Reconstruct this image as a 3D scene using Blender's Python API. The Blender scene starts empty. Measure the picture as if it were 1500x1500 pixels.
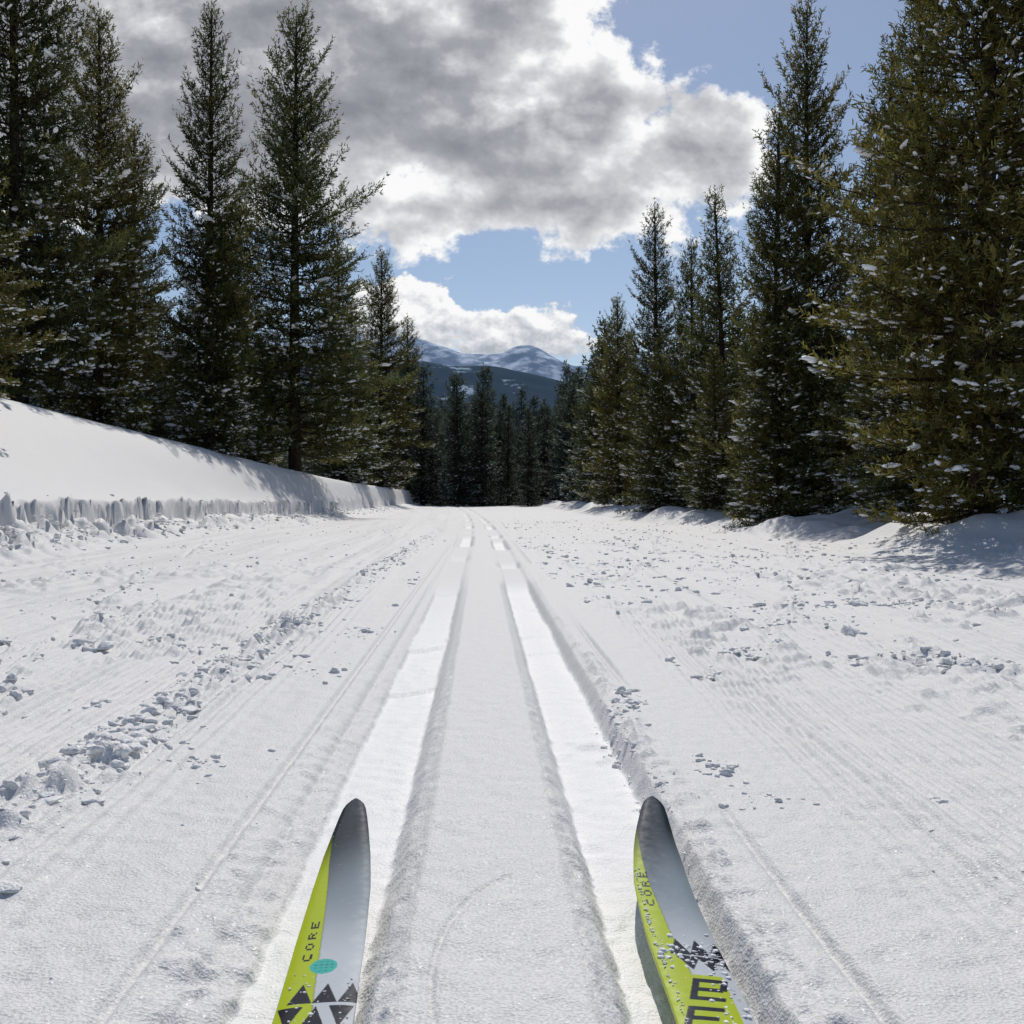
import bpy, math, random, time
import numpy as np
from mathutils import Vector, Euler
rng = np.random.default_rng(7)
random.seed(7)
scene = bpy.context.scene
COL = scene.collection
H0 = 0.38

# ---------------------------------------------------------------- noise
def _h(ix, iy, seed):
    n = (ix.astype(np.int64)*374761393 + iy.astype(np.int64)*668265263 + seed*1274126177) & 0xffffffff
    n = ((n ^ (n >> 13))*1103515245) & 0xffffffff
    n = n ^ (n >> 16)
    n = (n*2654435761) & 0xffffffff
    n = n ^ (n >> 15)
    return (n & 0xffff).astype(np.float32)/65535.0
def vn(x, y, seed=0):
    ix = np.floor(x); iy = np.floor(y)
    fx = (x-ix).astype(np.float32); fy = (y-iy).astype(np.float32)
    fx = fx*fx*(3-2*fx); fy = fy*fy*(3-2*fy)
    a = _h(ix, iy, seed); b = _h(ix+1, iy, seed); c = _h(ix, iy+1, seed); d = _h(ix+1, iy+1, seed)
    return (a+(b-a)*fx + (c-a+(a-b-c+d)*fx)*fy)*2-1
def fbm(x, y, wl, octs, seed=0, res=None, gain=0.5):
    out = np.zeros_like(x, dtype=np.float32); amp = 1.0
    for o in range(octs):
        w = 1.0 if res is None else np.clip(2.2-4.4*res/wl, 0, 1)
        out += amp*w*vn(x/wl+17.3*o, y/wl+5.1*o, seed+o)
        wl *= 0.5; amp *= gain
    return out
def ss(a, b, x):
    t = np.clip((x-a)/(b-a), 0, 1); return t*t*(3-2*t)

# ---------------------------------------------------------------- mesh helper
def mesh_from(name, V, F, smooth=True, mats=(), midx=None, colors=None, extra=None):
    if isinstance(F, np.ndarray): F = [F]
    F = [f for f in F if len(f)]
    me = bpy.data.meshes.new(name)
    V = np.asarray(V, dtype=np.float32)
    me.vertices.add(len(V)); me.vertices.foreach_set('co', V.ravel())
    nl = sum(f.size for f in F); nf = sum(len(f) for f in F)
    me.loops.add(nl); me.polygons.add(nf)
    me.loops.foreach_set('vertex_index', np.concatenate([f.ravel() for f in F]).astype(np.int32))
    tot = np.concatenate([np.full(len(f), f.shape[1], dtype=np.int32) for f in F])
    st = np.concatenate([[0], np.cumsum(tot)[:-1]]).astype(np.int32)
    me.polygons.foreach_set('loop_start', st)
    try: me.polygons.foreach_set('loop_total', tot)
    except Exception: pass
    if midx is not None: me.polygons.foreach_set('material_index', midx.astype(np.int32))
    for m in mats: me.materials.append(m)
    me.update(calc_edges=True)
    if isinstance(smooth, np.ndarray): me.polygons.foreach_set('use_smooth', smooth.astype(bool))
    else: me.polygons.foreach_set('use_smooth', np.full(nf, smooth, dtype=bool))
    if colors is not None:
        a = me.color_attributes.new('Col', 'FLOAT_COLOR', 'POINT')
        a.data.foreach_set('color', np.asarray(colors, dtype=np.float32).ravel())
    if extra is not None:
        for k, v in extra.items():
            a = me.attributes.new(k, 'FLOAT', 'POINT'); a.data.foreach_set('value', v.astype(np.float32).ravel())
    me.update()
    return me
def add_obj(name, me, loc=(0,0,0), parent=None, col=None):
    o = bpy.data.objects.new(name, me); o.location = loc
    (col or COL).objects.link(o)
    if parent: o.parent = parent
    return o

# ---------------------------------------------------------------- materials
def newmat(name):
    m = bpy.data.materials.new(name); m.use_nodes = True
    nt = m.node_tree; b = nt.nodes['Principled BSDF']
    return m, nt, b
def N(nt, t, **kw):
    n = nt.nodes.new(t)
    for k, v in kw.items(): setattr(n, k, v)
    return n
def snow_material(name, base):
    m, nt, b = newmat(name); L = nt.links.new
    tc = N(nt, 'ShaderNodeTexCoord')
    n1 = N(nt, 'ShaderNodeTexNoise'); n1.inputs['Scale'].default_value = 330; n1.inputs['Detail'].default_value = 1.5
    n2 = N(nt, 'ShaderNodeTexNoise'); n2.inputs['Scale'].default_value = 34; n2.inputs['Detail'].default_value = 3
    L(tc.outputs['Object'], n1.inputs['Vector']); L(tc.outputs['Object'], n2.inputs['Vector'])
    ad = N(nt, 'ShaderNodeMath', operation='MULTIPLY_ADD'); ad.inputs[1].default_value = 0.5
    L(n1.outputs['Fac'], ad.inputs[0]); L(n2.outputs['Fac'], ad.inputs[2])
    b1 = N(nt, 'ShaderNodeBump'); b1.inputs['Distance'].default_value = 0.008; b1.inputs['Strength'].default_value = 0.48
    L(ad.outputs[0], b1.inputs['Height'])
    mr = N(nt, 'ShaderNodeMapRange'); mr.inputs['From Min'].default_value = 0.28; mr.inputs['From Max'].default_value = 0.72
    mr.inputs['To Min'].default_value = 0.78; mr.inputs['To Max'].default_value = 1.14
    L(n1.outputs['Fac'], mr.inputs['Value'])
    mul = N(nt, 'ShaderNodeVectorMath', operation='SCALE'); mul.inputs[0].default_value = base
    L(mr.outputs[0], mul.inputs['Scale'])
    at = N(nt, 'ShaderNodeAttribute', attribute_name='track')
    mix = N(nt, 'ShaderNodeMix', data_type='RGBA'); mix.inputs[7].default_value = (0.95, 0.94, 0.925, 1)
    L(at.outputs['Fac'], mix.inputs[0]); L(mul.outputs[0], mix.inputs[6])
    L(mix.outputs[2], b.inputs['Base Color'])
    gt = N(nt, 'ShaderNodeMath', operation='GREATER_THAN'); gt.inputs[1].default_value = 0.66; L(n1.outputs['Fac'], gt.inputs[0])
    rr = N(nt, 'ShaderNodeMapRange'); rr.inputs['To Min'].default_value = 0.62; rr.inputs['To Max'].default_value = 0.25
    L(gt.outputs[0], rr.inputs['Value']); L(rr.outputs[0], b.inputs['Roughness'])
    L(b1.outputs['Normal'], b.inputs['Normal'])
    b.inputs['Specular IOR Level'].default_value = 0.4
    return m
M_SNOW = snow_material('snow', (0.805, 0.79, 0.77))
M_CLUMP = snow_material('snow_clump', (0.88, 0.87, 0.855))

def diffuse_only(m, nt, sock):
    d = N(nt, 'ShaderNodeBsdfDiffuse'); nt.links.new(sock, d.inputs['Color'])
    nt.links.new(d.outputs[0], nt.nodes['Material Output'].inputs['Surface'])
    nt.nodes.remove(nt.nodes['Principled BSDF'])
def simple_snow():
    m, nt, b = newmat('branch_snow'); c = N(nt, 'ShaderNodeRGB'); c.outputs[0].default_value = (.88, .88, .88, 1)
    diffuse_only(m, nt, c.outputs[0]); return m
M_BSNOW = simple_snow()
def needle_mat():
    m, nt, b = newmat('pine_needles'); L = nt.links.new
    at = N(nt, 'ShaderNodeAttribute', attribute_name='Col')
    oi = N(nt, 'ShaderNodeObjectInfo')
    mr = N(nt, 'ShaderNodeMapRange'); mr.inputs['To Min'].default_value = 0.8; mr.inputs['To Max'].default_value = 1.25
    L(oi.outputs['Random'], mr.inputs['Value'])
    sc = N(nt, 'ShaderNodeVectorMath', operation='SCALE'); L(at.outputs['Color'], sc.inputs[0]); L(mr.outputs[0], sc.inputs['Scale'])
    d = N(nt, 'ShaderNodeBsdfDiffuse'); L(sc.outputs[0], d.inputs['Color'])
    tr = N(nt, 'ShaderNodeBsdfTranslucent'); L(sc.outputs[0], tr.inputs['Color'])
    mx = N(nt, 'ShaderNodeMixShader'); mx.inputs[0].default_value = 0.4
    L(d.outputs[0], mx.inputs[1]); L(tr.outputs[0], mx.inputs[2])
    L(mx.outputs[0], nt.nodes['Material Output'].inputs['Surface']); nt.nodes.remove(b)
    return m
M_NEEDLE = needle_mat()
def bark_mat():
    m, nt, b = newmat('pine_bark'); L = nt.links.new
    tc = N(nt, 'ShaderNodeTexCoord'); n = N(nt, 'ShaderNodeTexNoise'); n.inputs['Scale'].default_value = 30; n.inputs['Detail'].default_value = 2
    L(tc.outputs['Object'], n.inputs['Vector'])
    cr = N(nt, 'ShaderNodeValToRGB'); cr.color_ramp.elements[0].color = (0.02, 0.014, 0.01, 1); cr.color_ramp.elements[1].color = (0.08, 0.06, 0.048, 1)
    cr.color_ramp.elements[0].position = .35; cr.color_ramp.elements[1].position = .7
    L(n.outputs['Fac'], cr.inputs[0]); diffuse_only(m, nt, cr.outputs[0])
    return m
M_BARK = bark_mat()

# ---------------------------------------------------------------- icosphere templates
def ico(sub):
    import bmesh
    bm = bmesh.new(); bmesh.ops.create_icosphere(bm, subdivisions=sub, radius=1.0)
    bm.verts.ensure_lookup_table()
    V = np.array([v.co[:] for v in bm.verts]); F = np.array([[v.index for v in f.verts] for f in bm.faces]); bm.free()
    return V, F
ICO = {1: ico(1), 2: ico(2), 3: ico(3)}
def lumps(items, rough=0.35):
    Vs, Fs, off = [], [], 0
    for (p, s, sub) in items:
        V, F = ICO[sub]
        q = rng.normal(size=(7, 3)); q /= np.linalg.norm(q, axis=1)[:, None]
        d = np.ones(len(V)); c = rng.uniform(0.35, 0.9, 7); dots = V@q.T
        for k in range(7):
            d = np.where(dots[:, k]*d > c[k], c[k]/np.maximum(dots[:, k], 1e-3), d)
        d = d*(1+rough*0.35*rng.normal(size=len(V))*(0.6 if sub > 1 else .4))
        a = rng.uniform(0, 6.28); ca, sa = math.cos(a), math.sin(a)
        W = V*d[:, None]*np.array(s)
        W = np.stack([W[:, 0]*ca-W[:, 1]*sa, W[:, 0]*sa+W[:, 1]*ca, W[:, 2]], 1)+np.array(p)
        Vs.append(W); Fs.append(F+off); off += len(V)
    return np.concatenate(Vs), np.concatenate(Fs)

# ---------------------------------------------------------------- terrain
crY = np.array([-60, 0, 8, 13, 20, 25, 32, 45, 60, 90, 400])
crX = np.array([-9, -8, -7, -6, -4.75, -4.3, -4.0, -3.8, -3.7, -3.6, -3.6])
crH = np.array([2.1, 2.0, 1.9, 1.66, 1.27, 1.1, .95, .87, .8, .7, .7])
def curve(Y):
    t = np.clip(Y-8, 0, 40); return -0.0006*t*t
WELLS = [(4.63, 15), (3.9, 14), (5.95, 16), (4.5, 20), (4.3, 22), (4.05, 25)]
STROKES = [(1.0, 3.6, .33, 1.0, .010), (1.5, 5.2, -.28, 1.2, .012), (1.9, 4.6, .30, 1.1, .010), (2.2, 6.6, -.3, 1.4, .014), (0.9, 6.2, .25, 1.3, .012),
           (1.3, 8.5, -.25, 1.6, .014), (2.6, 9.0, .3, 1.6, .014), (1.25, 2.35, .42, .55, .006), (2.9, 6.2, .25, 1.0, .012), (1.8, 11., .2, 2., .015),
           (-1.4, 4.0, -.22, 1.1, .010), (-2.0, 5.6, .25, 1.3, .012), (-1.2, 7.0, .2, 1.5, .012), (-2.4, 9.0, -.2, 1.8, .014), (-1.05, 2.4, -.3, .5, .006)]
def bank_x(Y): return -3.55+0.05*fbm(Y, Y*0, 0.5, 4, 80)
def terrain(X, Y, res):
    X = X.astype(np.float32); Y = Y.astype(np.float32)
    Z = np.zeros_like(X); Xc = X-curve(Y)
    aX = np.abs(Xc)
    Z += 0.008*fbm(X, Y, 2.5, 2, 3)*ss(0.35, 1.2, aX)
    groom = ss(0.36, 0.55, aX)*(1-ss(3.1, 3.5, aX))
    patch = 0.45+0.55*ss(-.8, .1, vn(X/0.9, Y/3.0, 31))
    wob = 0.015*vn(X/3, Y/2.5, 9)
    wx = np.where(Xc > 0, Xc-0.05*Y+wob, Xc+0.02*Y+wob)
    per = np.where(Xc > 0, 0.025, 0.028)
    Z += groom*(0.011*fbm(wx, Y/26., 0.13, 3, 11, None)*np.clip(2.2-4.4*res/0.13, 0.25, 1)
                + 0.0042*patch*(1+.5*vn(wx/.1, Y/2., 12))*np.sin(wx*2*np.pi/per+0.9*vn(X/0.15, Y/1.0, 5))*np.clip(2.8-5.2*res/0.026, 0, 1))
    Z += groom*0.008*np.clip(1.6-res/.02, 0, 1)*vn(wx/.06, Y/8., 14)
    Z += 0.015*groom*(Xc < 0)*fbm(wx, Y/15., 0.32, 2, 77)
    Z += 0.0015*fbm(X, Y, 0.026, 2, 21, res)
    Z += 0.0034*fbm(X, Y, 0.10, 2, 24, res)*ss(.25, .6, aX)
    far = ss(1.3, 4.0, Y)
    ck = np.clip(fbm(X, Y, 0.045, 3, 46, res, 0.65), 0, 2)
    for (sx_, sy_, sl, hl, dp) in STROKES:
        m = (np.abs(Y-sy_) < hl*1.1)
        dd = (X-sx_-(Y-sy_)*sl-.02*(Y-sy_)**2)/math.sqrt(1+sl*sl)
        en = 1-ss(hl*.7, hl, np.abs(Y-sy_))
        Z += m*en*dp*(-.8*np.exp(-(dd/.018)**2)+(.4+1.9*ck)*np.exp(-((dd-.045)/.025)**2))
    pr = ss(0.0, 0.45, fbm(X, Y*0.45, 0.5, 3, 41))*ss(0.32, 0.7, aX)*np.where(Xc > 0, 1., .8)
    crumb = np.clip(fbm(X, Y, 0.055, 3, 44, res, 0.72)-.15, 0, 2)
    Z += pr*(0.16+0.84*far)*0.040*crumb
    wl_ = 0.045+0.02*vn(Y/.3, Y*0, 54)
    wr = np.exp(-((Xc+0.56+0.04*vn(Y/0.5, Y*0, 50))/wl_)**2)
    amp = (0.55+0.5*vn(Y/0.35, Y*0+3, 51))*ss(0.6, 1.2, Y)
    Z += wr*np.clip(amp, 0.1, 1)*(0.016+0.050*np.clip(fbm(X, Y, 0.045, 4, 52, res, 0.7), -.1, 1.1))
    Z += np.exp(-((Xc-0.95-.2*vn(Y/2, Y*0, 57))/0.05)**2)*.02*far*np.clip(fbm(X, Y, 0.05, 3, 58, res, 0.65), 0, 2)
    wr = np.exp(-((Xc-0.258-0.006*vn(Y/0.2, Y*0, 60))/0.014)**2)
    Z += wr*(0.003+0.016*np.clip(fbm(X, Y, 0.025, 3, 61, res, .6)+.2*vn(Y/.25, Y*0, 62), 0, 2))*(.45+.55*ss(1.2, 1.6, Y))
    Z -= 0.013*np.exp(-((Xc-0.300)/0.006)**2)*ss(-.6, 0, vn(Y/0.9, Y*0, 66))
    Z -= 0.008*np.exp(-((Xc+0.285)/0.007)**2)
    Z -= 0.005*np.exp(-((Xc+0.235)/0.006)**2)
    # ski tracks
    jit = 0.0015*fbm(Y*0+1, Y, 0.12, 3, 70); jr = 0.0020*fbm(X, Y, 0.02, 2, 71, res)
    xs = np.array([-.34, -.275, -.255, -.205, -.198, -.103, -.082, -.060, .083, .106, .120, .218, .234, .275])
    zs = np.array([0, -.004, -.010, -.030, -.038, -.038, -.012, 0.0, 0.0, -.014, -.038, -.038, -.006, 0.0])
    prof = np.interp((Xc+jit+jr).ravel(), xs, zs).reshape(X.shape).astype(np.float32)
    track = (prof < -0.034).astype(np.float32)
    fill = ss(3.0, 6, Y)*ss(-.25, .2, vn(Y/0.9+(Xc > 0)*7.7, Y*0, 78))
    Z += prof*(1-0.8*fill); track = track*(1-fill)
    pl = np.floor((Y+0.06*np.sign(Xc))/0.33+0.15*np.sin(Xc*25))
    Z += track*0.014*(_h(pl, (Xc > 0)*1.0, 5)-.5)*ss(2.0, 2.4, Y)
    Z += track*0.010*np.clip(fbm(X, Y, 0.035, 3, 73, res), 0, 1)*(Xc > 0)*ss(.0, .5, vn(Y/.3, Y*0, 74))
    Z += track*0.0012*fbm(X, Y/6, 0.02, 2, 75, res)
    wall = ((prof < -.004) & (prof > -.036))
    Z += wall*0.005*np.clip(fbm(X, Y, 0.018, 2, 79, res), -.2, 1)
    rr = np.sqrt(((X-0.075)/0.115)**2+((Y-0.86)/0.25)**2)
    Z -= 0.0036*np.exp(-((rr-1)/0.025)**2)*(X < 0.03)
    # left bank
    xb = bank_x(Y)
    d = xb-X
    fl = d+0.038*vn(Y/0.06, Y*0, 82)+0.02*vn(X/.05, Y/.05, 83)+.03*vn(Y/.35, Y*0, 86)
    xc = np.interp(Y, crY, crX); hc = np.interp(Y, crY, crH)
    D = np.maximum(-3.55-xc, 0.25)
    n2 = fbm(X, Y, 0.13, 4, 85, res, 0.72)
    foot = ss(-0.66, -0.02, d)*(0.14+0.12*n2*(1-ss(0, .10, d)))
    face = ss(0.0, 0.05, fl)*(0.23+0.015*vn(Y/1.1, Y*0, 87)*(1-ss(.1, .6, d)))
    t = np.clip((-3.57-X)/D, 0, 1)
    top = (hc-0.38)*np.sin(t*np.pi/2)**1.25
    Z += np.where(d > -0.66, foot+face+top, 0)
    Z += ss(0.5, 1.5, d)*0.02*fbm(X, Y, 2.2, 2, 90)
    # right verge
    s = ss(2.85, 3.6, X+0.2*vn(X*0, Y/1.3, 92))
    Z += s*(0.17+0.13*fbm(X, Y, 0.9, 3, 93))
    Z += 0.16*np.exp(-((X-3.85)/.75)**2-((Y-7.75)/.45)**2)
    Z += np.clip(X-4.5, 0, 60)*0.02
    for (wx_, wy_) in WELLS:
        r = np.hypot(X-wx_, (Y-wy_)); Z -= 0.17*np.exp(-(r/0.55)**2)
    Z += 0.16*ss(22, 60, Y)
    rr = np.hypot(X, Y)
    Z += ss(150, 900, rr)*(-6)
    return Z, track
def ground_many(x, y):
    x = np.asarray(x, float)[None]; y = np.asarray(y, float)[None]
    z, _ = terrain(x, y, 0.6*y/900+.002); return z[0]
def ground_at(x, y): return float(ground_many([x], [y])[0])

ys = np.concatenate([-np.geomspace(60, 0.6, 24), np.linspace(-0.45, 0.35, 10), np.geomspace(0.42, 75, 900), np.geomspace(80, 7000, 30)])
ncin, nco = 960, 24
cin = np.linspace(-1, 1, ncin)
w = np.where(ys > 0, 0.55*ys+0.5, 0.9+0.5*np.abs(ys)); w = np.minimum(w, 60)
rows = []
for y_, w_ in zip(ys, w):
    o = w_*np.geomspace(1.02, 9000/w_, nco)
    rows.append(np.concatenate([-o[::-1], cin*w_, o]))
X = np.array(rows); Y = np.repeat(ys[:, None], X.shape[1], 1)
dx = np.gradient(X, axis=1); dy = np.gradient(Y, axis=0)
res = np.maximum(np.abs(dx), np.abs(dy)*0.5)
Z, track = terrain(X, Y, res)
nr, nc = X.shape
idx = np.arange(nr*nc).reshape(nr, nc)
F = np.stack([idx[:-1, :-1], idx[:-1, 1:], idx[1:, 1:], idx[1:, :-1]], -1).reshape(-1, 4)
me = mesh_from('snow_ground', np.stack([X, Y, Z], -1).reshape(-1, 3), F, True, [M_SNOW], extra={'track': track})
add_obj('snow_ground', me)

# ---------------------------------------------------------------- snow clumps (one mesh)
CL = []
def clump(x, y, r, flat=None, sub=None):
    r *= .8
    if flat is None: flat = random.uniform(.35, .75)
    if sub is None: sub = 3 if (r > 0.010 and y < 3.2) else (2 if r/y > 0.0022 else 1)
    s = r*rng.uniform(.7, 1.4, 3)*np.array([1, 1, flat])
    CL.append((x, y, r*flat*0.10, s, sub))
def cluster(x, y, n, sx, sy, r0, r1):
    for _ in range(int(n*1.6)):
        a = rng.normal()*sx; b = rng.normal()*sy
        clump(x+a, y+b, (r0+(r1-r0)*rng.random()**3))
cluster(.285, 2.03, 30, .025, .06, .004, .024)
cluster(.235, 1.82, 40, .018, .10, .003, .013)
cluster(.230, 1.45, 60, .012, .16, .0015, .007)
cluster(1.0, 2.50, 70, .10, .06, .003, .022)
clump(1.035, 2.99, .040, .8); clump(1.065, 2.97, .018)
cluster(1.07, 2.38, 44, .06, .04, .003, .018)
cluster(.50, 2.34, 9, .02, .03, .005, .022)
cluster(.68, 2.70, 26, .05, .04, .004, .022)
cluster(.80, 2.85, 8, .03, .03, .005, .020)
clump(.45, 2.56, .022); clump(.46, 2.5, .01)
cluster(.326, 1.53, 30, .022, .03, .002, .013)
cluster(.345, 1.36, 22, .03, .03, .0015, .009)
cluster(.564, 1.31, 7, .008, .01, .002, .008)
cluster(1.65, 3.85, 70, .22, .07, .004, .020)
cluster(1.05, 3.4, 46, .10, .06, .004, .020)
cluster(1.41, 3.85, 46, .10, .08, .004, .022)
cluster(-.40, 1.55, 22, .022, .03, .002, .013)
cluster(-1.0, 2.78, 16, .03, .03, .005, .030)
cluster(-.89, 2.94, 14, .03, .04, .005, .026)
cluster(-.715, 2.03, 9, .012, .03, .004, .018)
cluster(-.93, 2.13, 18, .03, .04, .004, .026)
cluster(-.75, 2.84, 14, .03, .04, .005, .024)
cluster(-.33, 3.14, 24, .04, .07, .003, .014)
cluster(-1.30, 2.9, 8, .04, .04, .005, .026)
clump(-.32, 1.65, .009); clump(-.287, 1.09, .006); clump(-.29, 1.10, .003)
for _ in range(1900):
    y = 1.0*math.exp(rng.random()**0.8*math.log(12))
    if float(vn(np.array([y/0.3]), np.array([0.]), 151)[0]) < -.25 and rng.random() < .5: continue
    clump(-.56+rng.normal()*.040, y, .0025+.017*rng.random()**3.3)
for _ in range(240):
    clump(-.56+rng.normal()*.045, rng.normal()*.13+1.60, .0025+.020*rng.random()**3.2)
n = 0
while n < 3600:
    y = 2.8*math.exp(rng.random()*math.log(8.)); x = rng.uniform(.34, 3.4)
    if x > 0.62*y+0.3: continue
    dens = 0.5+0.5*float(vn(np.array([x/0.30]), np.array([y/0.35]), 101)[0])
    base = 1.0 if y > 3.8 else 0.3
    if rng.random() > base*dens**3.5*2: continue
    clump(x, y, .004+.024*rng.random()**4*min(1, y/4)); n += 1
for (sx_, sy_, sl, hl, dp) in STROKES:
    for _ in range(45):
        q = rng.uniform(-hl, hl); clump(sx_+q*sl+.05+rng.normal()*.03, sy_+q, .003+.016*rng.random()**3)
n = 0
while n < 900:
    y = 2.2*math.exp(rng.random()*math.log(8.)); x = rng.uniform(-3.0, -.3)
    if -x > 0.55*y+0.3: continue
    dens = 0.5+0.5*float(vn(np.array([x/0.3]), np.array([y/0.4]), 111)[0])
    if rng.random() > dens**5: continue
    clump(x, y, .004+.018*rng.random()**4); n += 1
for _ in range(2400):
    y = 6*math.exp(rng.random()*math.log(7)); clump(-3.32+rng.normal()*.14, y, .008+.042*rng.random()**3.5)
for _ in range(160):
    y = .75*math.exp(rng.random()*math.log(4)); x = rng.uniform(-.5, .6)*y*1.1
    if -.07 < x < .09: continue
    clump(x, y, .001+.0028*rng.random()**3, sub=1)
cz = ground_many([c[0] for c in CL], [c[1] for c in CL])
V, F = lumps([((c[0], c[1], z+c[2]), c[3], c[4]) for c, z in zip(CL, cz)])
add_obj('snow_clumps', mesh_from('snow_clumps', V, F, True, [M_CLUMP]))

# ---------------------------------------------------------------- pine trees
def make_tree(name, seed, H, R, lean=0.0, per_m=55, snow=0.25, bare=0.02, hue=0.0, step=.120, ustep=.062, hw=.0090, nlen=(.045, .085), pw=.62, far=False, sub=True, ssz=1.0):
    r = np.random.default_rng(seed)
    Vs, Fs4, off = [], [], 0
    cols = []
    nrg, ns = 22, 8
    tz = np.linspace(0, 1, nrg); rad = 0.012+0.013*H*(1-tz)**0.9*0.9
    wob = np.stack([0.03*np.sin(tz*3+seed)+lean*tz**2, 0.03*np.cos(tz*2.3+seed)], 1)
    ang = np.linspace(0, 2*np.pi, ns, endpoint=False)
    ring = np.stack([rad[:, None]*np.cos(ang)+wob[:, :1], rad[:, None]*np.sin(ang)+wob[:, 1:], np.repeat((tz*H-0.25*(tz == 0))[:, None], ns, 1)], -1).reshape(-1, 3)
    Vs.append(ring); cols.append(np.tile([.1, .07, .05, 1], (len(ring), 1)))
    i = np.arange(nrg*ns).reshape(nrg, ns); j = np.roll(i, -1, 1)
    Fs4.append(np.stack([i[:-1], j[:-1], j[1:], i[1:]], -1).reshape(-1, 4)); off = len(ring)
    lobe = r.uniform(0, 6.28, 5)
    segs = []; shoots = []; snowpos = []
    z = bare*H+0.05
    while z < 0.985*H:
        t = z/H
        nb = 5 if t < .8 else 4
        a0 = r.uniform(0, 6.28)
        prof = (1-t)**pw*min(1, 0.70+t*1.9)
        for b in range(nb):
            a = a0+b*6.283/nb+r.normal()*.35
            lob = 1+0.15*math.sin(2*a+lobe[0]+t*7)+0.12*math.sin(3*a+lobe[1]-t*11)
            Lb = R*prof*lob*r.uniform(0.60, 1.10)+0.06
            if r.random() < .10: Lb *= 1.28
            el = math.radians(-16+72*t**1.7+r.normal()*10)
            up = 0.34*(0.5+t)*Lb
            zz = z+r.normal()*.05
            c, s_ = math.cos(a), math.sin(a)
            bx = np.interp(t, tz, wob[:, 0]); by = np.interp(t, tz, wob[:, 1])
            ce, se = math.cos(el), math.sin(el)
            def P(u):
                return np.array([bx+c*u*Lb*ce, by+s_*u*Lb*ce, zz+u*Lb*se+up*u*u])
            pts = [P(u) for u in (0, .25, .5, .75, 1)]
            for q in range(4): segs.append((pts[q], pts[q+1], 0.011*(1-q/4.5)*(.5+Lb), 0.011*(1-(q+1)/4.5)*(.5+Lb)))
            dtip = pts[4]-pts[3]; dl = math.sqrt(dtip@dtip); dtip /= dl
            shoots.append((pts[3], dtip, dl+.09, 1.0))
            u = 0.10+0.05*r.random(); side = 1
            loaded = r.random() < snow*(1.2-t)*1.9
            while u < 0.97:
                p = P(u); d = np.array([c*ce, s_*ce, se+2*up*u/Lb]); d /= math.sqrt(d@d)
                rn = r.random(6)
                lat = np.array([-s_, c, 0])*side
                dd = d*(.4+.5*rn[0])+lat*(.6+.55*rn[1])+np.array([0, 0, -.15+.75*rn[2]]); dd /= math.sqrt(dd@dd)
                ll = (0.12+0.34*Lb*(1-u)**0.8*min(1, u*3))*(.7+.5*rn[3])
                shoots.append((p, dd, ll, u))
                if sub and ll > .19:
                    for k in range(2):
                        d2 = dd*.8+d*.5*rn[4]+np.array([0, 0, .3*rn[5]]) + r.normal(size=3)*.35; d2 /= math.sqrt(d2@d2)
                        shoots.append((p+dd*ll*(.35+.4*r.random()), d2, ll*.5, u))
                if r.random() < (.75 if loaded else .12)*(0.35+u)*(1.15-t):
                    snowpos.append((p+dd*ll*r.uniform(.4, 1.0), dd, min(ll, .2)))
                    if loaded and r.random() < .7: snowpos.append((p+dd*ll*r.uniform(.1, .9)+r.normal(size=3)*.02, d, min(ll, .2)))
                u += ustep/max(Lb, .12)*r.uniform(.7, 1.3); side = -side
            if loaded and r.random() < .6: snowpos.append((pts[4], dtip, .15))
        z += step*r.uniform(.8, 1.3)*(1 if t < .75 else 1.1)
    shoots.append((np.array([wob[-1, 0], wob[-1, 1], H-.15]), np.array([0, 0, 1.]), .32, 1.0))
    P0 = np.array([s[0] for s in segs]); P1 = np.array([s[1] for s in segs]); R0 = np.array([s[2] for s in segs]); R1 = np.array([s[3] for s in segs])
    D = P1-P0; D /= np.linalg.norm(D, axis=1)[:, None]
    S = np.cross(D, [0.1, 0.2, 1.0]); S /= np.linalg.norm(S, axis=1)[:, None]; U = np.cross(S, D)
    vv = []
    for k in range(3):
        a = k*2.094; o = S*math.cos(a)+U*math.sin(a); vv.append(P0+o*R0[:, None]); vv.append(P1+o*R1[:, None])
    vv = np.stack(vv, 1).reshape(-1, 3); base = off+6*np.arange(len(segs))[:, None]
    f = np.concatenate([base+np.array([0, 2, 3, 1]), base+np.array([2, 4, 5, 3]), base+np.array([4, 0, 1, 5])])
    Vs.append(vv); Fs4.append(f); cols.append(np.tile([.1, .07, .05, 1], (len(vv), 1))); off += len(vv)
    nq_wood = sum(len(x) for x in Fs4)
    SP = np.array([s[0] for s in shoots]); SD = np.array([s[1] for s in shoots]); SL = np.array([s[2] for s in shoots]); ST = np.array([s[3] for s in shoots])
    cnt = np.maximum(3, (SL*per_m).astype(int))
    sid = np.repeat(np.arange(len(cnt)), cnt)
    n = len(sid)
    tt = r.random(n)
    base = SP[sid]+SD[sid]*(SL[sid]*tt)[:, None]+np.stack([0*tt, 0*tt, 0.25*SL[sid]*tt**2], 1)
    rv = r.normal(size=(n, 3)); rv -= (rv*SD[sid]).sum(1)[:, None]*SD[sid]; rv /= np.linalg.norm(rv, axis=1)[:, None]+1e-6
    nd = SD[sid]*r.uniform(.35, 1.2, n)[:, None]+rv*.85+np.array([0, 0, .18]); nd /= np.linalg.norm(nd, axis=1)[:, None]
    nl = r.uniform(*nlen, n)
    wv = np.cross(nd, r.normal(size=(n, 3))); wv /= np.linalg.norm(wv, axis=1)[:, None]+1e-6
    tri = np.stack([base-wv*hw*.7, base+wv*hw*.7, base+nd*nl[:, None]*.7+wv*hw, base+nd*nl[:, None]-wv*hw*.3], 1).reshape(-1, 3)
    Vs.append(tri)
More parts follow.
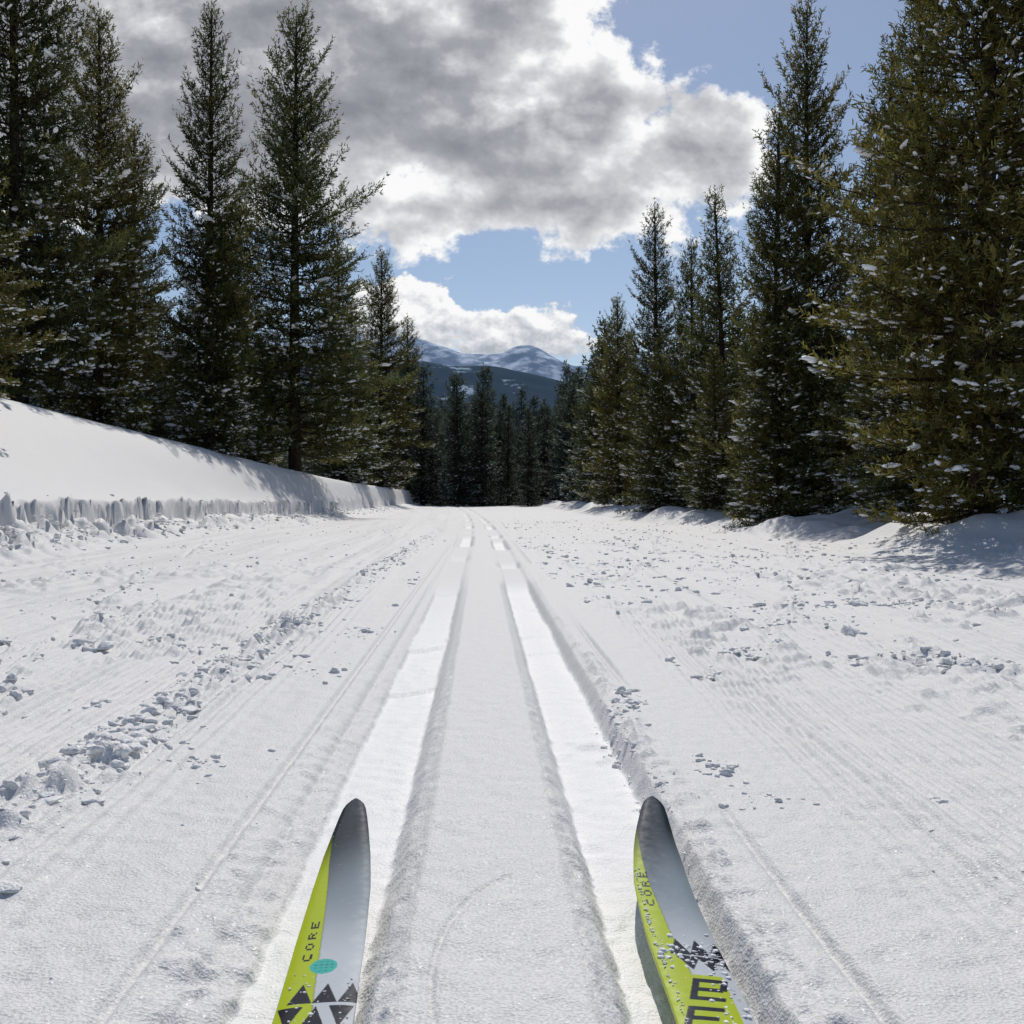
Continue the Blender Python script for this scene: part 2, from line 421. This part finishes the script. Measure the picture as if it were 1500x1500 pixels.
    sb = r.uniform(.5, 1.4, len(cnt))*(0.42+0.8*np.clip(ST, 0, 1)); yel = np.clip(r.normal(.3, .3, len(cnt))+hue, 0, 1)
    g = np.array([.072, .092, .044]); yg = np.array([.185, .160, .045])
    if far: g = np.array([.080, .105, .085]); yg = np.array([.12, .135, .085])  # distant trees: aerial haze painted in as bluer needle colours
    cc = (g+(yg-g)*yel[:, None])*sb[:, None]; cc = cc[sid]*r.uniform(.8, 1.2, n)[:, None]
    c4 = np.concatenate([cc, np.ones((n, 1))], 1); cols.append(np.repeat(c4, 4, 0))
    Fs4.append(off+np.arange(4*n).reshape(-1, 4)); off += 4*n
    sv, sf = [], []
    V0, F0 = ICO[1] if far else ICO[2]
    for (p, d, l) in snowpos:
        big_ = r.random() < .05
        s = np.array([1.5, r.uniform(.4, .7), r.uniform(.28, .45)])*(.009+.022*r.random()**2+l*.05+(.035 if big_ else 0))*ssz
        W = V0*(1+.24*r.normal(size=(len(V0), 1)))*s
        a = math.atan2(d[1], d[0])+r.normal()*.3; ca, sa = math.cos(a), math.sin(a); tl = max(-.4, min(.4, d[2]*.5))
        W = np.stack([W[:, 0]*ca-W[:, 1]*sa, W[:, 0]*sa+W[:, 1]*ca, W[:, 2]+W[:, 0]*tl-abs(W[:, 1])*.3], 1)+p+np.array([0, 0, .020*ssz])
        sv.append(W); sf.append(F0+off); off += len(V0)
    sv = np.concatenate(sv); Vs.append(sv); cols.append(np.ones((len(sv), 4))); sf = np.concatenate(sf)
    F4 = np.concatenate(Fs4)
    mi = np.concatenate([np.zeros(nq_wood), np.ones(n), np.full(len(sf), 2)])
    sm = np.concatenate([np.ones(nq_wood), np.zeros(n), np.ones(len(sf))])
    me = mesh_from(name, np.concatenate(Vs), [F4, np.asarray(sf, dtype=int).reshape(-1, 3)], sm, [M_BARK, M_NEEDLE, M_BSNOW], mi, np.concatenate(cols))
    return me, H

T = {}
T['big'] = make_tree('pine_mesh_big', 1, 7.6, 1.14, snow=.36, hue=.5, per_m=80, hw=.0070, nlen=(.04, .07), step=.105, bare=0.0, ssz=.72)
T['a'] = make_tree('pine_mesh_a', 2, 7.2, 1.30, snow=.36, hue=.4)
T['b'] = make_tree('pine_mesh_b', 3, 7.2, 1.02, snow=.28, hue=.1)
T['c'] = make_tree('pine_mesh_c', 4, 6.0, 1.12, snow=.42, hue=.2)
T['d'] = make_tree('pine_mesh_d', 5, 6.0, 0.92, snow=.36, lean=.15)
T['e'] = make_tree('pine_mesh_e', 6, 8.6, 1.70, snow=.34, bare=.05, pw=.55, per_m=48, step=.14, ustep=.072, hw=.0100)
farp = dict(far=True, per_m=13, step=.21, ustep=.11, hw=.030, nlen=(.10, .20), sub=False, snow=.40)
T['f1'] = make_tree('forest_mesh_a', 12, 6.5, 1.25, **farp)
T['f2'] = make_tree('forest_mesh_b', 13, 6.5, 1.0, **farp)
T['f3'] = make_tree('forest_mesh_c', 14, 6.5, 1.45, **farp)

def pine(kind, x, y, h, wid=1.0, rot=None, col=None, name='pine_tree', dz=0):
    me, H = T[kind]; s = h/H
    o = add_obj(name, me, (x, y, ground_at(x, y)-0.03+dz), col=col)
    o.scale = (s*wid, s*wid, s); o.rotation_euler = (0, 0, random.uniform(0, 6.28) if rot is None else rot)
    return o
# right side
pine('big', 3.95, 8.3, 7.6, 1.0, dz=-.12)
pine('a', 4.60, 15, 7.35, .85)
pine('b', 3.95, 14.2, 5.6, 1.05)
pine('d', 5.95, 16, 7.1, 1.0)
pine('c', 5.1, 12.3, 5.9, 1.0)
pine('d', 4.55, 20, 6.1, 1.05)
pine('c', 4.35, 22, 5.6, .95)
pine('b', 4.05, 25, 7.2, 1.0)
pine('c', 3.75, 22.5, 3.6, 1.0)
pine('a', 4.10, 32, 6.2, 1.0)
pine('d', 4.3, 40, 6.0, 1.3)
pine('c', 4.55, 11.0, 3.6, 1.2)
pine('c', 3.75, 17.2, 2.6, 1.1)
pine('e', 6.3, 11.5, 8.5, .9)
# left side
pine('e', -6.45, 15, 9.0, .85)
pine('a', -6.1, 17.3, 6.7, 1.0)
pine('c', -6.9, 21.5, 6.5, 1.1)
pine('b', -4.98, 20, 8.25, .9)
pine('e', -4.45, 26, 10.9, 1.1)
pine('d', -4.6, 36, 8.1, 1.3)
pine('a', -4.15, 45, 9.8, 1.0)
pine('c', -6.0, 27, 7.0, 1.2)
pine('a', -5.10, 10.4, 3.4, 1.25)
pine('d', -5.6, 23, 5.2, 1.2)
pine('b', -4.2, 62, 10.0, 1.2)

# distant forest : one instanced collection
FC = bpy.data.collections.new('distant_forest')
def far(x, y, h, w=1.0):
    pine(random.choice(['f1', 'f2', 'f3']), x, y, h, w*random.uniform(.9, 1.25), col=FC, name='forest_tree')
for i in range(55):
    y = random.uniform(12, 70); x = 6.6+random.random()**1.3*12+max(0, 17-y)*.3
    far(x, y, random.uniform(4.5, 7.0))
for i in range(75):
    y = random.uniform(18, 75); x = -8-random.random()**1.3*14 if y < 30 else -5.6-random.random()**1.3*14
    far(x, y, random.uniform(4.6, 7.6))
for i in range(75):
    y = random.uniform(62, 110); x = random.uniform(-8, 13)
    far(x, y, random.uniform(5.4, 7.8)+max(0, y-70)*.035)
for i in range(30):
    x = -3.5+i*.30+random.uniform(-.25, .25); far(x, random.uniform(54, 66), random.uniform(3.4, 8.0), 1.0)
for i in range(14):
    far(4.2+random.random()*2.2, random.uniform(42, 60), random.uniform(5, 7.6))
e = bpy.data.objects.new('distant_forest', None); e.instance_type = 'COLLECTION'; e.instance_collection = FC; COL.objects.link(e)

# ---------------------------------------------------------------- mountains and forested hill
def ridge(name, Yd, xs, hs, depth, mat, rough, seed, nx=420, ny=70):
    gx = np.linspace(xs[0], xs[-1], nx); gy = np.linspace(0, 1, ny)
    GX, GY = np.meshgrid(gx, gy)
    hr = np.interp(gx, xs, hs)
    k = np.ones(9)/9; hr = np.convolve(np.pad(hr, 4, 'edge'), k, 'valid') if nx > 300 and seed > 250 else np.convolve(np.pad(hr, 1, 'edge'), np.ones(3)/3, 'valid')
    prof = np.sin(np.clip(GY, 0, 1)*np.pi)
    hh = hr[None]*prof**.9
    n = fbm(GX, GY*depth, depth*.35, 6, seed, None, .55)
    rd = 1-np.abs(fbm(GX, GY*depth, depth*.28, 5, seed+3, None, .5))
    Zm = hh + rough*(n*.5+rd-.7)*prof*(1-np.exp(-((GY-.5)/.08)**2)*.75)
    Zm -= 30*(1-prof)
    Yw = Yd + (GY-0.5)*depth
    idx = np.arange(nx*ny).reshape(ny, nx)
    F = np.stack([idx[:-1, :-1], idx[:-1, 1:], idx[1:, 1:], idx[1:, :-1]], -1).reshape(-1, 4)
    add_obj(name, mesh_from(name, np.stack([GX, Yw, Zm], -1).reshape(-1, 3), F, True, [mat]))
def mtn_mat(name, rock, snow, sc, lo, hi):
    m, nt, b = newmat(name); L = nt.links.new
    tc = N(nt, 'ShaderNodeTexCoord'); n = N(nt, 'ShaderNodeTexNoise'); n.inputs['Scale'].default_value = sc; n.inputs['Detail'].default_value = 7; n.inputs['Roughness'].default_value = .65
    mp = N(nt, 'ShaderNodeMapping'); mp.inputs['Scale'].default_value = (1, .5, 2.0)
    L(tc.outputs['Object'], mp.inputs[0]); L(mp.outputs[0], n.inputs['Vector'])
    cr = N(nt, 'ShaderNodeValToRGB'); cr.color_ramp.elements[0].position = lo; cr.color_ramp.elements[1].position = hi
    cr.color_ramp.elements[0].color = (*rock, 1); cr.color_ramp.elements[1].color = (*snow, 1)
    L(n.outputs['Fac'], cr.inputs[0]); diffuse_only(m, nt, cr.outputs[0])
    return m
MM = mtn_mat('mountain_rock_snow_haze_tint', (.24, .33, .46), (.70, .79, .92), .012, .45, .60)  # rock and snow colours shifted to blue to stand in for aerial haze
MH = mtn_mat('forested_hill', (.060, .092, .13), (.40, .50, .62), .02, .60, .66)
def pxh(L_, Yd): return [a*Yd for a, b in L_], [b*Yd+H0 for a, b in L_]
x_, h_ = pxh([(-.6, .06), (-.3, .12), (-.12, .150), (-.06, .148), (-.04, .143), (-.015, .134), (.005, .136), (.02, .137), (.032, .144), (.045, .1435), (.055, .138), (.068, .128), (.080, .120), (.095, .124), (.115, .132), (.14, .135), (.25, .11), (.6, .05)], 4500)
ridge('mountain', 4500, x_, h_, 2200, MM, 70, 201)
x_, h_ = pxh([(-.6, .11), (-.2, .14), (-.05, .131), (-.02, .127), (.01, .127), (.03, .122), (.05, .117), (.07, .111), (.09, .107), (.11, .111), (.14, .12), (.6, .10)], 1500)
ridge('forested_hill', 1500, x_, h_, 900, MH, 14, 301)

# ---------------------------------------------------------------- skis
def ski_mat():
    m, nt, b = newmat('ski_topsheet'); L = nt.links.new
    at = N(nt, 'ShaderNodeAttribute', attribute_name='Col'); L(at.outputs['Color'], b.inputs['Base Color'])
    tc = N(nt, 'ShaderNodeTexCoord'); n = N(nt, 'ShaderNodeTexNoise'); n.inputs['Scale'].default_value = 120; n.inputs['Detail'].default_value = 3
    L(tc.outputs['Object'], n.inputs['Vector'])
    mr = N(nt, 'ShaderNodeMapRange'); mr.inputs['To Min'].default_value = .12; mr.inputs['To Max'].default_value = .34
    L(n.outputs['Fac'], mr.inputs['Value']); L(mr.outputs[0], b.inputs['Roughness'])
    b.inputs['Specular IOR Level'].default_value = .3
    return m
M_SKI = ski_mat()
FONT = {'C': ["0111", "1000", "1000", "1000", "0111"], 'O': ["0110", "1001", "1001", "1001", "0110"], 'R': ["1110", "1001", "1110", "1010", "1001"], 'E': ["1111", "1000", "1110", "1000", "1111"],
        'D': ["1110", "1001", "1001", "1001", "1110"]}
def smooth_interp(y, ys_, vs):
    o = np.argsort(ys_); ys_ = np.array(ys_)[o]; vs = np.array(vs)[o]
    f = lambda q: np.interp(q, ys_, vs)
    return (f(y-.03)+2*f(y-.015)+3*f(y)+2*f(y+.015)+f(y+.03))/9
def make_ski(cx, side, roll):
    rowsY = np.concatenate([np.linspace(1.262, .62, 860), np.linspace(.615, -.75, 60)])
    nu = 84; u = np.linspace(-1, 1, nu)
    hw = np.interp(rowsY, [-.75, .4, .82, .95, 1.05, 1.12, 1.18, 1.215, 1.238, 1.250, 1.257, 1.2605, 1.262], [.028, .030, .0312, .0305, .0283, .0245, .0195, .0160, .0130, .0100, .0068, .0035, .0002])
    zc = smooth_interp(rowsY, [-.8, .4, .70, .82, .95, 1.05, 1.15, 1.21, 1.262], [-.024, -.024, -.022, -.017, -.008, .002, .014, .022, .031])
    xc = smooth_interp(rowsY, *cx)
    U, HW = np.meshgrid(u, hw); YY = np.repeat(rowsY[:, None], nu, 1)
    XX = xc[:, None]+U*HW; crown = .0022*(1-U**4)
    ZZ = zc[:, None]+crown+U*HW*roll
    S = U*HW
    col = np.zeros(U.shape+(3,))
    silver = np.array([.27, .32, .35]); white = np.array([.60, .63, .65]); dark = np.array([.022, .030, .036])
    t = ss(1.01, 1.18, YY-S*1.2)[..., None]
    col[:] = silver*(1-t)+dark*t  # dark mirror reflection at the tip painted into the topsheet colour
    col[:] = col+(white-col)*(ss(1.04, .9, YY)[..., None])
    yb = np.interp(YY, [.80, .86, 1.0, 1.10, 1.17, 1.20], [.000, -.004, -.0105, -.0165, -.0185, -.022])
    yw = np.array([.48, .58, .02])*(1-ss(1.06, 1.18, YY)[..., None]*.8)
    yel = S < yb
    col[yel] = yw[yel]
    line = np.abs(S-yb) < .0007; col[line] = col[line]*.7
    ink = np.array([.012, .012, .02])
    def tri(y0, y1, s0, s1, flip):
        q = (YY-y0)/(y1-y0); mid = (s0+s1)/2; hwid = (s1-s0)/2
        lim = hwid*(1-q if not flip else q)
        mk = (q > 0) & (q < 1) & (np.abs(S-mid) < lim); col[mk] = ink
    if side == 'L':
        for k in range(3): tri(.842, .872, -.024+k*.020, -.004+k*.020, False)
        for k in range(3): tri(.806, .838, -.030+k*.020, -.010+k*.020, k % 2 == 0)
        wy = .985; ws = -.0205
    else:
        for k in range(3): tri(.912, .940, -.016+k*.017, .003+k*.017, False)
        for k in range(3): tri(.886, .910, -.012+k*.017, .009+k*.017, True)
        wy = 1.075; ws = -.0215
    y = wy-.075
    for ch in 'CORE':
        for rI, row in enumerate(FONT[ch]):
            for cI, b in enumerate(row):
                if b == '1':
                    y0 = y+cI*.0031; s0 = ws+rI*.0015
                    mk = (YY >= y0) & (YY < y0+.0032) & (S >= s0) & (S < s0+.0016); col[mk] = ink
        y += .0195
    if side == 'R':
        mk = (YY < .878) & (S < .020); col[mk] = np.array([.48, .58, .02])
        # heavy slanted block letters across the ski
        def bar(y0, y1, s0, s1, sh=.30):
            q = S-(YY-.85)*sh
            m_ = (YY > y0) & (YY < y1) & (q > s0) & (q < s1); col[m_] = ink
        yy = .872
        for k in range(4):
            bar(yy-.006, yy, -.012, .017); bar(yy-.034, yy-.006, -.012, -.006)
            bar(yy-.020, yy-.014, -.012, .014); bar(yy-.034, yy-.028, -.012, .017)
            if k % 2 == 0: bar(yy-.018, yy, .011, .017)
            yy -= .044
    else:
        rr = np.hypot((YY-.900)/.0125, (S+.001)/.0115)
        col[rr < 1] = np.array([.06, .50, .42])
        ringm = (rr < .8) & (np.abs(((YY-.900)*400) % 2-1) < .35) & (np.abs((S+.001)*450 % 2-1) < .7); col[ringm] = np.array([.04, .25, .26])
    nrr = len(rowsY); idx = np.arange(nrr*nu).reshape(nrr, nu)
    V = np.stack([XX, YY, ZZ], -1).reshape(-1, 3); C = np.concatenate([col.reshape(-1, 3), np.ones((nrr*nu, 1))], 1)
    F = np.stack([idx[:-1, :-1], idx[1:, :-1], idx[1:, 1:], idx[:-1, 1:]], -1).reshape(-1, 4)
    parent = bpy.data.objects.new('cross_country_ski', None); COL.objects.link(parent)
    o = add_obj('ski_body', mesh_from('ski_body', V, F, True, [M_SKI], colors=C), parent=parent)
    md = o.modifiers.new('thickness', 'SOLIDIFY'); md.thickness = .008; md.offset = -1
    it = []
    def surf(y, s):
        hwy = float(np.interp(y, rowsY[::-1], hw[::-1])); s = max(-hwy, min(hwy, s))
        return (float(np.interp(y, rowsY[::-1], xc[::-1]))+s, y, float(np.interp(y, rowsY[::-1], zc[::-1]))+.0018+s*roll)
    if side == 'R':
        for _ in range(190): it.append((surf(rng.normal()*.014+.915, rng.uniform(-.026, .028)), np.array([1, 1.3, .35])*(.0010+.0036*rng.random()**3), 1))
        for _ in range(130): it.append((surf(rng.uniform(.8, 1.08), -.0255+abs(rng.normal())*.0016), np.array([1, 1.5, .35])*(.0006+.0012*rng.random()**2), 1))
        for _ in range(140): it.append((surf(rng.uniform(.8, .92), rng.uniform(.0, .028)), np.array([1, 1, .35])*(.0006+.003*rng.random()**3), 1))
    else:
        for _ in range(110): it.append((surf(rng.uniform(.80, .89), rng.uniform(-.027, .027)), np.array([1, 1.2, .35])*(.0006+.0024*rng.random()**3), 1))
        for _ in range(40): it.append((surf(rng.uniform(.95, 1.2), rng.uniform(-.02, .02)), np.array([1, 1, .35])*(.0005+.0008*rng.random()**2), 1))
    V, F = lumps(it); add_obj('powder_snow', mesh_from('powder_snow', V, F, True, [M_BSNOW]), parent=parent)
make_ski(([-.8, .4, .82, 1.05, 1.262], [-.118, -.120, -.1285, -.1365, -.1475]), 'L', 0.05)
make_ski(([-.8, .4, .75, .82, .95, 1.05, 1.15, 1.262], [.165, .172, .178, .180, .177, .178, .187, .203]), 'R', -0.10)

# ---------------------------------------------------------------- world: sky + clouds
EL, AZ = 49.0, 6.0
wd = bpy.data.worlds.new('World'); scene.world = wd; wd.use_nodes = True
try:
    wd.cycles.sampling_method = 'MANUAL'; wd.cycles.sample_map_resolution = 256
except Exception as ex: print(ex)
nt = wd.node_tree; nt.nodes.clear(); L = nt.links.new
def M(op, a, b=None, c=None, clamp=False):
    n = nt.nodes.new('ShaderNodeMath'); n.operation = op; n.use_clamp = clamp
    for i, v in enumerate((a, b, c)):
        if v is None: continue
        if isinstance(v, (int, float)): n.inputs[i].default_value = v
        else: L(v, n.inputs[i])
    return n.outputs[0]
sky = nt.nodes.new('ShaderNodeTexSky'); sky.sky_type = 'NISHITA'; sky.sun_disc = False
sky.sun_elevation = math.radians(EL); sky.sun_rotation = math.radians(AZ); sky.altitude = 1500; sky.air_density = 1.0; sky.dust_density = 1.6; sky.ozone_density = 0.8
bg = nt.nodes.new('ShaderNodeBackground'); bg.inputs['Strength'].default_value = .084; L(sky.outputs[0], bg.inputs['Color'])
tc = nt.nodes.new('ShaderNodeTexCoord'); sx = nt.nodes.new('ShaderNodeSeparateXYZ'); L(tc.outputs['Generated'], sx.inputs[0])
dyc = M('MAXIMUM', sx.outputs[1], 0.08)
U0 = M('DIVIDE', sx.outputs[0], dyc); V0_ = M('DIVIDE', sx.outputs[2], dyc)
def comb(a, b, c=0.0):
    n = nt.nodes.new('ShaderNodeCombineXYZ')
    for i, v in enumerate((a, b, c)):
        if isinstance(v, (int, float)): n.inputs[i].default_value = v
        else: L(v, n.inputs[i])
    return n.outputs[0]
def noise(vec, scale, detail, rough=.55, dist=0):
    n = nt.nodes.new('ShaderNodeTexNoise'); n.noise_dimensions = '2D'; n.inputs['Scale'].default_value = scale; n.inputs['Detail'].default_value = detail
    n.inputs['Roughness'].default_value = rough; n.inputs['Distortion'].default_value = dist; L(vec, n.inputs['Vector']); return n.outputs['Fac']
def ell(u, v, uc, vc, a, b):
    x = M('DIVIDE', M('SUBTRACT', u, uc), a); y = M('DIVIDE', M('SUBTRACT', v, vc), b)
    r = M('SQRT', M('ADD', M('MULTIPLY', x, x), M('MULTIPLY', y, y)))
    return M('MULTIPLY', M('SUBTRACT', 1.0, r), b)
BL = [(-.22, .40, .36, .150), (.03, .355, .180, .100), (.175, .335, .105, .056), (-.03, .285, .20, .052), (.12, .293, .13, .056), (-.35, .46, .40, .20), (.02, .47, .11, .07)]
BL2 = [(-.075, .165, .060, .048), (.010, .156, .035, .024), (.055, .160, .034, .026), (.085, .147, .028, .012), (-.01, .145, .09, .013)]
def dens(u, v, bl, nsc, namp, det, seed, rough=.58):
    f = None
    for e_ in bl:
        g = ell(u, v, *e_); f = g if f is None else M('SMOOTH_MAX', f, g, .012)
    n = noise(comb(M('ADD', u, seed), M('MULTIPLY', v, 1.3)), nsc, det, rough, .0)
    return M('ADD', f, M('MULTIPLY', M('SUBTRACT', n, .5), namp))
f1 = dens(U0, V0_, BL, 13, .135, 6, 3.1, .60)
f1s = dens(M('ADD', U0, .008), M('ADD', V0_, .013), BL, 13, .135, 4, 3.1, .60)
def smooth(x, a, b):
    n = nt.nodes.new('ShaderNodeMapRange'); n.interpolation_type = 'SMOOTHSTEP'; L(x, n.inputs[0]); n.inputs[1].default_value = a; n.inputs[2].default_value = b
    return n.outputs[0]
m1 = smooth(f1, -.002, .015)
depth = smooth(f1, .0, .074)
rel = M('SUBTRACT', f1, f1s)
br = M('ADD', M('SUBTRACT', 1.06, M('MULTIPLY', depth, .68)), M('MULTIPLY', rel, 10.0))
lf = noise(comb(U0, M('MULTIPLY', V0_, 2.2)), 8, 2, .5)
br = M('ADD', br, M('MULTIPLY', M('SUBTRACT', lf, .50), 1.2), clamp=True)
f2 = dens(U0, V0_, BL2, 34, .055, 5, 8.4)
f2s = dens(M('ADD', U0, .003), M('ADD', V0_, .006), BL2, 34, .055, 4, 8.4)
m2 = M('MULTIPLY', smooth(f2, -.001, .006), smooth(V0_, .118, .140))
rel2 = M('SUBTRACT', f2, f2s)
br2 = M('ADD', M('ADD', .50, M('MULTIPLY', rel2, 38)), M('MULTIPLY', M('SUBTRACT', V0_, .15), 7), clamp=True)
def ramp(x, stops):
    n = nt.nodes.new('ShaderNodeValToRGB'); L(x, n.inputs[0]); e = n.color_ramp.elements
    e[0].position = stops[0][0]; e[0].color = (*stops[0][1], 1); e[1].position = stops[-1][0]; e[1].color = (*stops[-1][1], 1)
    for p, c in stops[1:-1]: q = e.new(p); q.color = (*c, 1)
    return n.outputs[0]
c1 = ramp(br, [(0, (.26, .27, .305)), (.4, (.37, .38, .415)), (.75, (.62, .63, .66)), (1, (.96, .96, .96))])
c2 = ramp(br2, [(0, (.42, .46, .52)), (.5, (.66, .68, .72)), (1, (.95, .95, .95))])
mx = nt.nodes.new('ShaderNodeMix'); mx.data_type = 'RGBA'; L(m2, mx.inputs[0]); L(c1, mx.inputs[6]); L(c2, mx.inputs[7])
bgc = nt.nodes.new('ShaderNodeBackground'); L(mx.outputs[2], bgc.inputs['Color']); bgc.inputs['Strength'].default_value = 1.0
ms = nt.nodes.new('ShaderNodeMixShader'); L(M('MAXIMUM', m1, m2), ms.inputs[0]); L(bg.outputs[0], ms.inputs[1]); L(bgc.outputs[0], ms.inputs[2])
ow = nt.nodes.new('ShaderNodeOutputWorld'); L(ms.outputs[0], ow.inputs['Surface'])

# ---------------------------------------------------------------- sun, camera
sd = bpy.data.lights.new('sun', 'SUN'); sd.energy = 2.7; sd.angle = math.radians(.5); sd.color = (1, .96, .90)
so = bpy.data.objects.new('sun', sd); COL.objects.link(so)
el, az = math.radians(EL), math.radians(AZ)
dirv = Vector((math.sin(az)*math.cos(el), math.cos(az)*math.cos(el), math.sin(el)))
so.rotation_euler = dirv.to_track_quat('Z', 'Y').to_euler(); so.location = (0, 0, 20)
cam = bpy.data.cameras.new('camera'); co = bpy.data.objects.new('camera', cam); COL.objects.link(co)
cam.sensor_width = 36; cam.lens = 36*1572/1500; cam.clip_start = .02; cam.clip_end = 20000
co.location = (0, 0, H0)
yaw = math.atan(45/1572); pit = math.atan(15/1572)
co.rotation_euler = (math.radians(90)-pit, 0, -yaw)
scene.camera = co
scene.view_settings.view_transform = 'Standard'; scene.view_settings.look = 'None'; scene.view_settings.exposure = 0
